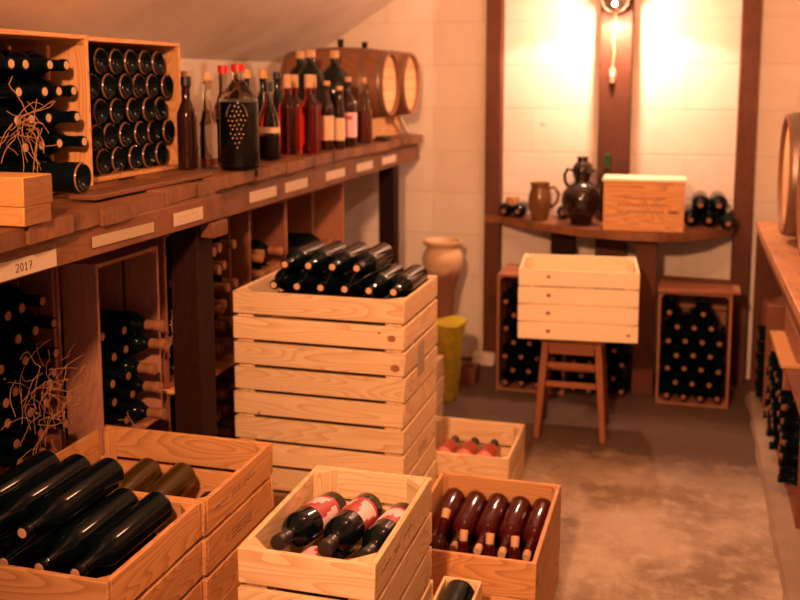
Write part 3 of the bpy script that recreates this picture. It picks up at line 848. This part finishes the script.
# ------------------------------------------------------------------ centre stack (labelled bottles)
CG = 'light pine crates of the low centre stack'
crate('light pine crate under the crate of labelled bottles, centre front', .284, .445, .336, 4, 'pine', (-.677, 1.930, .001), group=CG, foot=.010, post=.045)
crate('light pine crate with red-labelled bottles on top, centre front', .284, .445, .250, 3, 'pine', (-.680, 1.928, .338), group=CG, foot=.010, post=.045, stamps=((-.07, .215, 'year'),))
LB = 'bottles in the centre front crate'
for i, x in enumerate((-.755, -.677, -.599)):
    lie(b_dark, 'dark bottle at the bottom of the centre front crate, %s from left' % ORD[i], (x, 1.80, .400), (x, 2.09, .400), LB)
lie(b_label_low, 'bottle with pink and red label, base to the viewer, left, centre front crate', (-.716, 2.04, .466), (-.712, 1.746, .512), LB, 1.0)
lie(b_label_low, 'bottle with pink and red label, base to the viewer, right, centre front crate', (-.635, 2.04, .452), (-.635, 1.746, .495), LB, 2.2)
lie(b_label, 'dark bottle with torn red and white label, left on top, centre front crate', (-.768, 1.782, .569), (-.753, 2.072, .523), LB, .5)
lie(b_label, 'dark bottle with torn red and white label, middle on top, centre front crate', (-.664, 1.777, .572), (-.668, 2.068, .532), LB, 1.2)
lie(b_label, 'dark bottle with torn red and white label by right side, centre front crate', (-.589, 1.80, .553), (-.590, 2.09, .509), LB, .2)

# ------------------------------------------------------------------ tall stack
TG = 'light pine crates of the tall stack'
TN = ['bottom', 'second from bottom', 'third', 'fourth', 'top']
for i in range(5):
    kn = {4: ((.245, .045, .011), (.205, .06, .004)), 3: ((.255, .118, .012),), 2: ((-.2, .10, .004),), 0: ((-.13, .12, .013),), 1: ((-.18, .14, .004), (.05, .05, .008))}[i]
    tc_ = crate('light two-slat pine crate, %s of the tall stack of five%s' % (TN[i], ', holding dark bottles' if i == 4 else ''), .572, .425, .1655, 2, 'pine',
          (-1.096+rnd.uniform(-.003, .003), 3.09, .001+.166*i), group=TG, knots=kn, stamps=((.02, .12, 'bars'),) if i == 1 else (), foot=.010, post=.052)
    if i == 3:
        b = MB(); b.box((.2868, -.02, .100), (.0012, .085, .105), M['tape'], 0); b.build('paper_label', tc_)
TB = 'dark bottles in the tall crate stack'
for i in range(6):
    b_dark('dark bottle in the bottom layer atop the tall crate stack, %s from left' % ORD[i], (-1.262+.0805*i, 3.213, .7705), (0, -1, 0), group=TB)
for i in range(6):
    b_dark('dark bottle, cork to the viewer, atop the tall stack, lower layer, %s from left' % ORD[i], (-1.262+.0805*i, 3.222, .846), (0, -1, -.005), group=TB)
for i in range(4):
    b_dark('dark bottle, cork to the viewer, atop the tall stack, upper layer, %s from left' % ORD[i], (-1.222+.0808*i, 3.222, .914), (0, -1, 0), group=TB)

# ------------------------------------------------------------------ right of the stacks
DG = 'wine crates on the floor beside the path'
crate('orange-brown crate of dark red bottles beside the path', .368, .515, .30, 3, 'pine_warm', (-.507, 2.622, .001), group=DG, gap=.003, post=.014)
DB = 'red wine bottles in the crate beside the path'
XS = [-.642+.0675*i for i in range(5)]
for lay, z in (('bottom', .046), ('middle', .114)):
    for i in range(5):
        b_red('red wine bottle in the crate beside the path, %s layer, %s from left' % (lay, ORD[i]), (XS[i], 2.850, z), (0, -1, 0), group=DB)
for i in range(5):
    b_red('corked red wine bottle leaning at the crate back beside the path, %s from left' % ORD[i], (XS[i]+.002, 2.850-.003*(i % 2), .236), (-.03, -1, -.085), group=DB)
def stand(make, label, tip, base, group): make(label, base, Vector(tip)-Vector(base), group=group)
stand(b_red_band, 'red wine bottle with bright red band, left front of the crate beside the path', (-.610, 2.61, .300), (-.6385, 2.434, .085), DB)
for i, (x, tx, tz) in enumerate(((-.546, -.541, .27), (-.473, -.469, .268), (-.402, -.402, .25))):
    stand(b_red, 'corked red wine bottle leaning upright, crate front beside the path, %s from left' % ORD[i], (tx, 2.515, tz), (x, 2.432, .022), DB)
crate('pale crate holding three rose wine bottles behind the dark red ones', .36, .375, .188, 2, 'pine', (-.735, 3.505, .001), group=DG)
for i in range(3):
    b_rose('rose wine bottle, base to the viewer, %s of three in the pale crate' % ('left', 'middle', 'right')[i], (-.822+.076*i, 3.345, .128), (.05, 1, .03), group='rose wine bottles in the pale crate')
for i in range(3):
    b_rose('rose wine bottle in the lower layer of the pale crate, %s' % ('left', 'middle', 'right')[i], (-.812+.072*i, 3.345, .046), (0, 1, 0), group='lower rose wine bottles')
crate('narrow one-bottle crate on the floor at the bottom edge, dark bottle inside', .096, .42, .295, 3, 'pine', (-.485, 2.045, .001), group=DG, post=.008, t=.008)
lie(b_dark, 'dark bottle shown base up in the narrow crate at the bottom edge', (-.485, 1.93, .262), (-.485, 2.225, .275), None)

# urn, yellow sack and small boxes by the back left corner
o = pot('urn', 'tall two-tone ceramic urn in the corner behind the tall stack', 'urn', -1.165, 4.86, .001,
    [('body', [(0, .01), (.07, 0), (.075, .01), (.062, .06), (.052, .18), (.055, .34), (.066, .45), (.088, .53), (.103, .585), (.104, .61), (.096, .635), (.083, .652), (.080, .662), (.094, .676), (.100, .686), (.100, .695), (.09, .697), (.075, .675), (.07, .64), (0, .62)], 'urn', 36)])
b = MB(); bm = b.bm; k = b.mi(M['yellow']); RR = random.Random(4); seg = 22; rings = []
for j in range(13):
    t = j/12; r = .05+.045*t**.7
    rings.append([bm.verts.new((r*(1+.09*math.sin(a*5+j*.5)+RR.uniform(-.03, .03))*math.cos(a), r*(1+.09*math.sin(a*4+j*.8)+RR.uniform(-.03, .03))*math.sin(a), .38*t + (.012*math.sin(a*2) if j == 12 else 0))) for a in [2*PI*i/seg for i in range(seg)]])
for j in range(12):
    for i in range(seg):
        f = bm.faces.new([rings[j][i], rings[j][(i+1) % seg], rings[j+1][(i+1) % seg], rings[j+1][i]]); f.smooth = True
bm.faces.new(rings[0][::-1])
top = bm.verts.new((0, 0, .365))
for i in range(seg):
    f = bm.faces.new([rings[-1][i], rings[-1][(i+1) % seg], top]); f.smooth = True
o = b.build('plastic_sack'); o.location = (-1.058, 4.46, .001)
tag(o, 'crumpled yellow plastic sack standing on the floor by the tall stack', 'sack')
crate('small pale box behind the tall stack, beside the yellow sack', .21, .24, .272, 3, 'pine', (-1.118, 4.14, .001), group='small boxes by the yellow sack', name='small_box', cat='box')
crate('low dark red box on the floor between yellow sack and post', .10, .12, .085, 1, 'crate_dark', (-1.01, 4.76, .001), group='small boxes by the yellow sack', name='small_box', cat='box')

# ------------------------------------------------------------------ bowed table on the back wall
tb = empty('bowed_table', 'bow-fronted wooden wall table between the two back posts', 'table', (-.37, 5.0, 0))
b = MB()
front = [(-1.0, 5.185), (-.92, 5.10), (-.80, 4.985), (-.66, 4.87), (-.50, 4.775), (-.37, 4.72), (-.25, 4.69), (-.13, 4.69), (-.02, 4.72), (.08, 4.80), (.16, 4.91), (.235, 5.03)]
poly = [(-1.0, 5.108)] + front[1:] + [(.234, 5.195), (-.268, 5.195), (-.268, 5.098), (-.431, 5.098), (-.431, 5.195), (-.918, 5.195), (-.918, 5.108)]
b.prism(poly, .762, .800, M['plank']); part(b, 'table_top', tb)
for x0, x1, y0 in ((-.635, -.515, 4.96), (-.212, -.112, 4.79)):
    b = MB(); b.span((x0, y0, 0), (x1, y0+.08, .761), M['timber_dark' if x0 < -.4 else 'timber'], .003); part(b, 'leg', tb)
# things on it
TZ = .801
b_half = bottle_proto([('glass_body', me_lathe('glass_body', sc_prof(BODY, .95, .66), M['black_glass'], 22)), ('cork', cork_me(.188, .1945, .0105, 'cork_dim'))])
for x, w in ((-.882, 'left'), (-.810, 'right')):
    b_half('small dark bottle lying beside the left post on the bowed table, %s of two' % w, (x, 5.188, TZ+.0358), (0, -1, 0), group='small bottles lying at the left end of the bowed table')
pot('wooden_bowl', 'small tan wooden pot resting on the two small bottles by the left post', 'pot', -.846, 5.07, TZ+.0650,
    [('body', [(0, 0), (.03, 0), (.036, .012), (.036, .038), (.031, .038), (.028, .012), (0, .01)], 'tan_wood', 20)])
p = pot('pitcher', 'greenish brown ribbed pitcher with handle on the bowed table', 'pitcher', -.695, 4.985, TZ,
    [('body', [(0, .005), (.036, 0), (.040, .006), (.046, .03), (.057, .07), (.060, .10), (.055, .135), (.046, .16), (.045, .172), (.051, .186), (.050, .19), (.041, .172), (.04, .15), (0, .14)], 'tan_glaze', 28)])
b = MB(); b.tube([(.045, -.01, .165), (.075, -.012, .17), (.093, -.012, .14), (.088, -.012, .10), (.058, -.01, .065)], .008, M['tan_glaze'], 8); b.build('handle', p)
b_half('small dark bottle lying between pitcher and round jug', (-.585, 5.188, TZ+.0358), (0, -1, 0))
j = pot('round_jug', 'round dark brown glazed jug with two ear handles on the bowed table', 'jug', -.480, 4.905, TZ,
    [('body', [(0, .005), (.050, 0), (.054, .006), (.054, .02), (.072, .045), (.091, .08), (.098, .115), (.093, .15), (.077, .18), (.052, .20), (.040, .21), (.038, .222), (.045, .24), (.050, .262), (.046, .285), (.034, .30), (.027, .307), (.027, .316), (0, .318)], 'brown_glaze', 36),
     ('stopper', [(0, .312), (.02, .312), (.028, .320), (.026, .332), (0, .336)], 'brown_glaze', 18)])
for s in (-1, 1):
    b = MB(); b.tube([(s*.045, 0, .262), (s*.072, 0, .268), (s*.086, 0, .24), (s*.082, 0, .205), (s*.066, 0, .180)], .0085, M['brown_glaze'], 8); b.build('handle', j)
o = pot('green_topped_bottle', 'reddish bottle with green capsule behind the lidded wine box', 'bottle', -.372, 5.035, TZ,
    [('glass_body', std(.034, .335, .62), 'brown_glass', 22), ('capsule', [(.0145, .255), (.0145, .315), (.0165, .318), (.0165, .337), (0, .338)], 'green_capsule', 16)])
bx = empty('lidded_wine_box', 'pale wooden wine box with a lid on the bowed table', 'box', (-.182, 4.83, TZ), None, (0, 0, .02))
b = MB(); w, d, h, t = .366, .19, .228, .012
b.box((0, -d/2+t/2, h/2), (w, t, h), M['pine_warm'], .002); b.build('front_panel', bx)
for k, (x0, x1) in enumerate(((-.09, .10), (-.12, .11), (-.08, .09))):
    s = MB()
    for q in range(11): s.box((x0+(x1-x0)*(q+.5)/11, -d/2-.0002, .155-.032*k), ((x1-x0)/11*.7, .0006, .008), M['stamp'], 0)
    s.build('ink_stamp', bx)
b = MB(); b.box((0, d/2-t/2, h/2), (w, t, h), M['pine_warm'], .002); b.build('back_panel', bx)
for sx in (-1, 1):
    b = MB(); b.box((sx*(w/2-t/2), 0, h/2), (t, d-2*t-.001, h), M['pine_warm'], .002); b.build('side_panel', bx)
b = MB(); b.box((0, 0, .006), (w-2*t, d-2*t, .01), M['pine_warm'], 0); b.build('bottom_panel', bx)
b = MB(); b.box((0, 0, h+.009), (w+.016, d+.016, .016), M['pine_pale'], .003); b.build('lid', bx)
for r, (n, x0, z) in enumerate(((3, .034, TZ+.0412), (2, .0765, TZ+.1125))):
    for i in range(n):
        o = b_plain('dark bottle lying beside the wine box on the bowed table, %s, %s from left' % (('bottom row', 'top row')[r], ORD[i]),
                (x0+.083*i, 5.19 if i < 2 or r else 5.095, z), (0, -1, 0), group='bottles lying at the right end of the bowed table')
        o.scale = (1.1, 1.1, 1.02)

# ------------------------------------------------------------------ under the table
BG = 'bottle crates against the back wall'
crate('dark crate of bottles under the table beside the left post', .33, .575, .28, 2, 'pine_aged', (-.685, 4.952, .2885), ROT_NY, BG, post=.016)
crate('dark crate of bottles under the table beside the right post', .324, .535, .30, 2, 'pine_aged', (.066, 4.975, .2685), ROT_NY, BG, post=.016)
for r in range(7):
    n = 4 - r % 2
    for i in range(n):
        b_plain('dark bottle in the crate beside the left post, %s, %s from left' % (ROWN[r], ORD[i]), (-.799+.0765*(i+.5*(r % 2)), 4.935+rnd.uniform(-.02, .0), .053+.0665*r), (0, -1, 0), group='bottles in the crate beside the left post')
        if r < 6:
            b_plain('dark bottle in the crate beside the right post, %s, %s from left' % (ROWN[r], ORD[i]), (-.046+.0745*(i+.5*(r % 2)), 4.945+rnd.uniform(-.02, .0), .053+.065*r), (0, -1, 0), group='bottles in the crate beside the right post')
        if r < 6:
            b_plain('dark bottle in the bare pile under the table, %s, %s from left' % (ROWN[r], ORD[i]), (-.478+.0748*(i+.5*(r % 2)), 4.97+rnd.uniform(-.02, .02), .0375+.065*r), (0, -1, 0), group='bottles piled on the floor under the table')
for x, w in ((-.046, 'left'), (.103, 'right')):
    b_plain('dark bottle alone on top of the pile beside the right post, ' + w, (x, 4.945, .443), (0, -1, 0), group='bottles in the crate beside the right post')
b = MB(); b.box((.08, 4.72, .549), (.36, .15, .016), M['pine_aged'], .002, Matrix.Rotation(-.02, 3, 'Y'))
tag(b.build('loose_board'), 'thin board lying at the front on the crate beside the right post', 'board', 'boards on the right back crate')
b = MB(); b.box((.07, 4.885, .549), (.33, .13, .014), M['crate_dark'], .002, Matrix.Rotation(.02, 3, 'Y'))
tag(b.build('loose_board'), 'thin board lying at the back on the crate beside the right post', 'board', 'boards on the right back crate')

# ------------------------------------------------------------------ stool with a crate on it
st = empty('wooden_stool', 'reddish brown four-legged wooden stool carrying a crate', 'stool', (-.432, 4.215, 0), None, (0, 0, .03))
b = MB(); b.box((0, 0, .427), (.27, .27, .024), M['stool_wood'], .006); b.build('seat', st)
legs = []
for sx in (-1, 1):
    for sy in (-1, 1):
        top = Vector((sx*.108, sy*.108, .414)); bot = Vector((sx*.138, sy*.142, 0)); legs.append((sx, sy, top, bot))
        b = MB(); d = (top-bot); n = 2
        q = Vector((0, 0, 1)).rotation_difference(d.normalized())
        b.box((top+bot)/2+Vector((0, 0, .001)), (.029, .029, d.length), M['stool_wood'], .004, q); b.build('leg', st)
at = lambda sx, sy, z: Vector((sx*(.138-.030*z/.414), sy*(.142-.034*z/.414), z))
for (a, c, zs) in (((-1, -1), (1, -1), (.235, .315)), ((-1, 1), (1, 1), (.235,)), ((-1, -1), (-1, 1), (.20, .29)), ((1, -1), (1, 1), (.20, .29))):
    for z in zs:
        p, q = at(*a, z), at(*c, z); d = (q-p); sh = d.normalized()*.016
        b = MB(); rot = Vector((1, 0, 0)).rotation_difference(d.normalized())
        b.box((p+q)/2, (d.length-.032, .018, .024), M['stool_wood'], .003, rot); b.build('rung', st)
for (a, c) in (((-1, -1), (1, -1)), ((-1, 1), (1, 1)), ((-1, -1), (-1, 1)), ((1, -1), (1, 1))):
    p, q = at(*a, .388), at(*c, .388); d = q-p
    b = MB(); b.box((p+q)/2, (d.length-.033, .018, .05), M['stool_wood'], .002, Vector((1, 0, 0)).rotation_difference(d.normalized())); b.build('apron', st)
crate('empty pale four-slat crate standing on the wooden stool', .485, .375, .29, 4, 'pine_pale', (-.418, 4.225, .4405), (0, 0, .09), 'pine crate on the stool', gap=.006,
      knots=((-.118, .035, .008), (-.12, .11, .008), (-.118, .185, .008), (-.12, .262, .007), (.205, .03, .006)))

# ------------------------------------------------------------------ wall lamp on the centre post
LX, LY, LZ = -.352, 5.015, 1.885
lp = empty('wall_lamp', 'round chrome wall lamp with a dangling cord switch on the centre post', 'lamp', (LX, LY, LZ))
b = MB(); b.lathe([(0, 0), (.035, 0), (.035, .012), (.02, .022), (.012, .022), (.012, .04), (0, .04)], M['chrome'], 20, Matrix.Translation((0, 5.0995-LY, .0)) @ Matrix.Rotation(PI/2, 4, 'X')); b.build('wall_mount', lp)
b = MB(); b.lathe([(.001, -.068), (.02, -.065), (.042, -.053), (.060, -.030), (.068, 0), (.066, .022), (.058, .040), (.056, .038), (.064, .02), (.065, 0), (.057, -.03), (.04, -.05), (.018, -.062), (0, -.064)], M['chrome'], 32); b.build('reflector_bowl', lp)
b = MB(); b.sphere((.002, -.078, .012), .013, M['bulb'], 14, 10); b.build('bulb', lp)
cx = [(-.002, 5.093-LY, -.02), (-.004, 5.0925-LY, -.07), (.006, 5.0925-LY, -.11), (-.006, 5.0925-LY, -.16), (-.01, 5.0925-LY, -.20), (-.004, 5.0925-LY, -.25), (-.008, 5.0925-LY, -.29), (-.010, 5.0925-LY, -.325)]
b = MB(); b.tube(cx, .0045, M['cable'], 8); b.build('cord', lp)
b = MB(); b.box((-.010, 5.088-LY, -.365), (.030, .022, .078), M['cable'], .008); sw = b.build('cord_switch', lp)
b = MB(); b.box((-.010, 5.0765-LY, -.36), (.012, .004, .02), M['label_white'], .001); b.build('rocker', sw)
b = MB(); b.tube([(-.010, 5.094-LY, -.40), (-.009, 5.095-LY, -.45)], .0045, M['dark_iron'], 8); b.build('plug_end', lp)

# ------------------------------------------------------------------ counter on the right
ct = empty('plank_counter', 'worn plank counter along the right edge, carrying the barrels', 'counter', (.7, 3.3, 0))
b = MB(); R4 = random.Random(9)
for i, (x0, x1) in enumerate(((.330, .50), (.504, .70), (.704, .90), (.904, 1.10))):
    b.span((x0, 1.6+R4.uniform(0, .05), .80), (x1, 4.975, .84), M['plank_worn'], .004)
part(b, 'worktop', ct)
b = MB(); b.span((.352, 1.6, .735), (.376, 4.93, .799), M['fascia'], .003); part(b, 'apron', ct)
b = MB(); b.span((.336, 4.945, 0), (1.09, 4.968, .799), M['timber'], .002); part(b, 'end_panel', ct)
for y in (2.9,):
    b = MB(); b.span((.378, y, 0), (.448, y+.07, .799), M['pine_aged'], .003); part(b, 'leg', ct)
    b = MB(); b.span((.98, y, 0), (1.05, y+.07, .799), M['pine_aged'], .003); part(b, 'leg', ct)
HO = ((.02, .06), (.13, .155), (.27, .295), (.705, .73), (.845, .87), (.94, .98))
barrel('big oak barrel lying on the counter at the right edge, far one', .385, 4.33, 1.118, .62, .245, .272, 1, 'oak barrels on the right counter', hoops=HO)
barrel('big oak barrel on the counter cut off by the right edge, near one', .405, 3.75, 1.118, .62, .245, .272, 1, 'oak barrels on the right counter', hoops=HO)
for y, w in ((4.33, 'far'), (3.75, 'near')):
    for s in (-1, 1):
        b = MB(); bm = b.bm; pts = [(-.12*s, 0), (-.20*s, 0), (-.20*s, .09)] ; pts = [(s*.09, .0005), (s*.22, .0005), (s*.22, .085), (s*.175, .058)]
        A = [bm.verts.new((.46, y+p, .84+q)) for p, q in pts]; B = [bm.verts.new((.98, y+p, .84+q)) for p, q in pts]
        bm.faces.new(A); bm.faces.new(B[::-1])
        for i in range(4): bm.faces.new([A[i], B[i], B[(i+1) % 4], A[(i+1) % 4]])
        b.mi(M['pine_aged'])
        tag(b.build('barrel_wedge'), 'wooden wedge under the %s big barrel, %s side' % (w, 'far' if s > 0 else 'near'), 'wedge', 'barrel wedges')
# crates below the counter
RG = 'bottle crates under the right counter'
def rcrate(label, y0, y1, z0, z1, x0=.405, dep=.33, n=3, mat='crate_dark'):
    return crate(label, z1-z0, y1-y0, dep, n, mat, (x0+dep, (y0+y1)/2, (z0+z1)/2), ROT_NX, RG, post=.014)
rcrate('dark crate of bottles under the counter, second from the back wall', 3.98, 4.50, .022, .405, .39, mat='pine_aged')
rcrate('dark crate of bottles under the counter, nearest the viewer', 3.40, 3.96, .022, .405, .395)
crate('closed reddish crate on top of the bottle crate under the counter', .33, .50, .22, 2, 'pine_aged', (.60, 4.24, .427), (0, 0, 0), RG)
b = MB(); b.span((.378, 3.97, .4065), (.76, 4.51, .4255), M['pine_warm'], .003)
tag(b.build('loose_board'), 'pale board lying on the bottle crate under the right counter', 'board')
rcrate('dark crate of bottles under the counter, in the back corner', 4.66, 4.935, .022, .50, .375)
for r in range(5):
    for i in range(6):
        y = 4.038+.0765*i + (.038 if r % 2 else 0)
        if i < 6-(r % 2):
            b_plain('dark bottle neck out under the right counter, far crate, %s, %s from left' % (ROWN[r], ORD[5-i]), (.365+.2945+rnd.uniform(-.012, .012), y, .073+.0665*r), (-1, 0, 0), group='bottles in the far crate under the right counter')
        y = 3.455+.0825*i + (.041 if r % 2 else 0)
        if i > 2 and i < 6-(r % 2):
            b_plain('dark bottle neck out under the right counter, near crate, %s, %s from left' % (ROWN[r], ORD[5-i]), (.365+.2945+rnd.uniform(-.012, .012), y, .073+.0665*r), (-1, 0, 0), group='bottles in the near crate under the right counter')
    for i in range(3-(r % 2)):
        b_plain('dark bottle in the back corner crate under the counter, %s, %s from left' % (ROWN[r], ORD[2-i]), (.345+.2945, 4.722+.0765*i+(.038 if r % 2 else 0), .074+.067*r), (-1, 0, 0), group='bottles in the back corner crate')

# ------------------------------------------------------------------ light
def light(name, typ, loc, power, col, size=.1, aim=None, **k):
    l = bpy.data.lights.new(name, typ); l.energy = power; l.color = col
    if typ in ('POINT', 'SPOT'): l.shadow_soft_size = size
    for a, v in k.items(): setattr(l, a, v)
    o = bpy.data.objects.new(name, l); COL.objects.link(o); o.location = loc
    if aim is not None:
        o.rotation_mode = 'QUATERNION'; o.rotation_quaternion = (Vector(aim)-Vector(loc)).to_track_quat('-Z', 'Y')
    return o
WARM = (1.0, .45, .21)
light('wall_lamp_light', 'SPOT', (LX+.002, LY-.035, LZ-.074), 17, (1.0, .57, .41), .012, (LX+.002, LY-.035, 0), spot_size=math.radians(155), spot_blend=.15)
light('wall_lamp_glow', 'POINT', (LX+.002, LY-.100, LZ-.055), 21, (1.0, .54, .35), .02)
light('cellar_lamp', 'SPOT', (-.45, .1, 2.15), 300, WARM, .09, (-.35, 4.2, 1.0), spot_size=math.radians(92), spot_blend=1.0)
light('cellar_fill', 'POINT', (-.10, 3.0, 2.05), 16, WARM, .08)  # added fill without a fixture, lifts the sloped ceiling and mid cellar
w = bpy.data.worlds.new('cellar'); SC.world = w; w.use_nodes = True
w.node_tree.nodes['Background'].inputs[0].default_value = (1, .47, .31, 1)
w.node_tree.nodes['Background'].inputs[1].default_value = .45

# ------------------------------------------------------------------ camera
cam = bpy.data.cameras.new('camera'); co = bpy.data.objects.new('camera', cam); COL.objects.link(co)
cam.sensor_width = 36; cam.lens = 45; cam.shift_y = -90/800
co.location = (0, 0, 1.5)
co.rotation_euler = (PI/2 - math.atan(.13), 0, math.atan(.286))
cam.clip_start = .05
cam.dof.use_dof = True; cam.dof.focus_distance = 2.15; cam.dof.aperture_fstop = 3.4; cam.dof.aperture_blades = 0
SC.camera = co
vs = SC.view_settings
vs.view_transform = 'Standard'; vs.look = 'None'; vs.gamma = 1; vs.use_curve_mapping = False; vs.exposure = 0.73
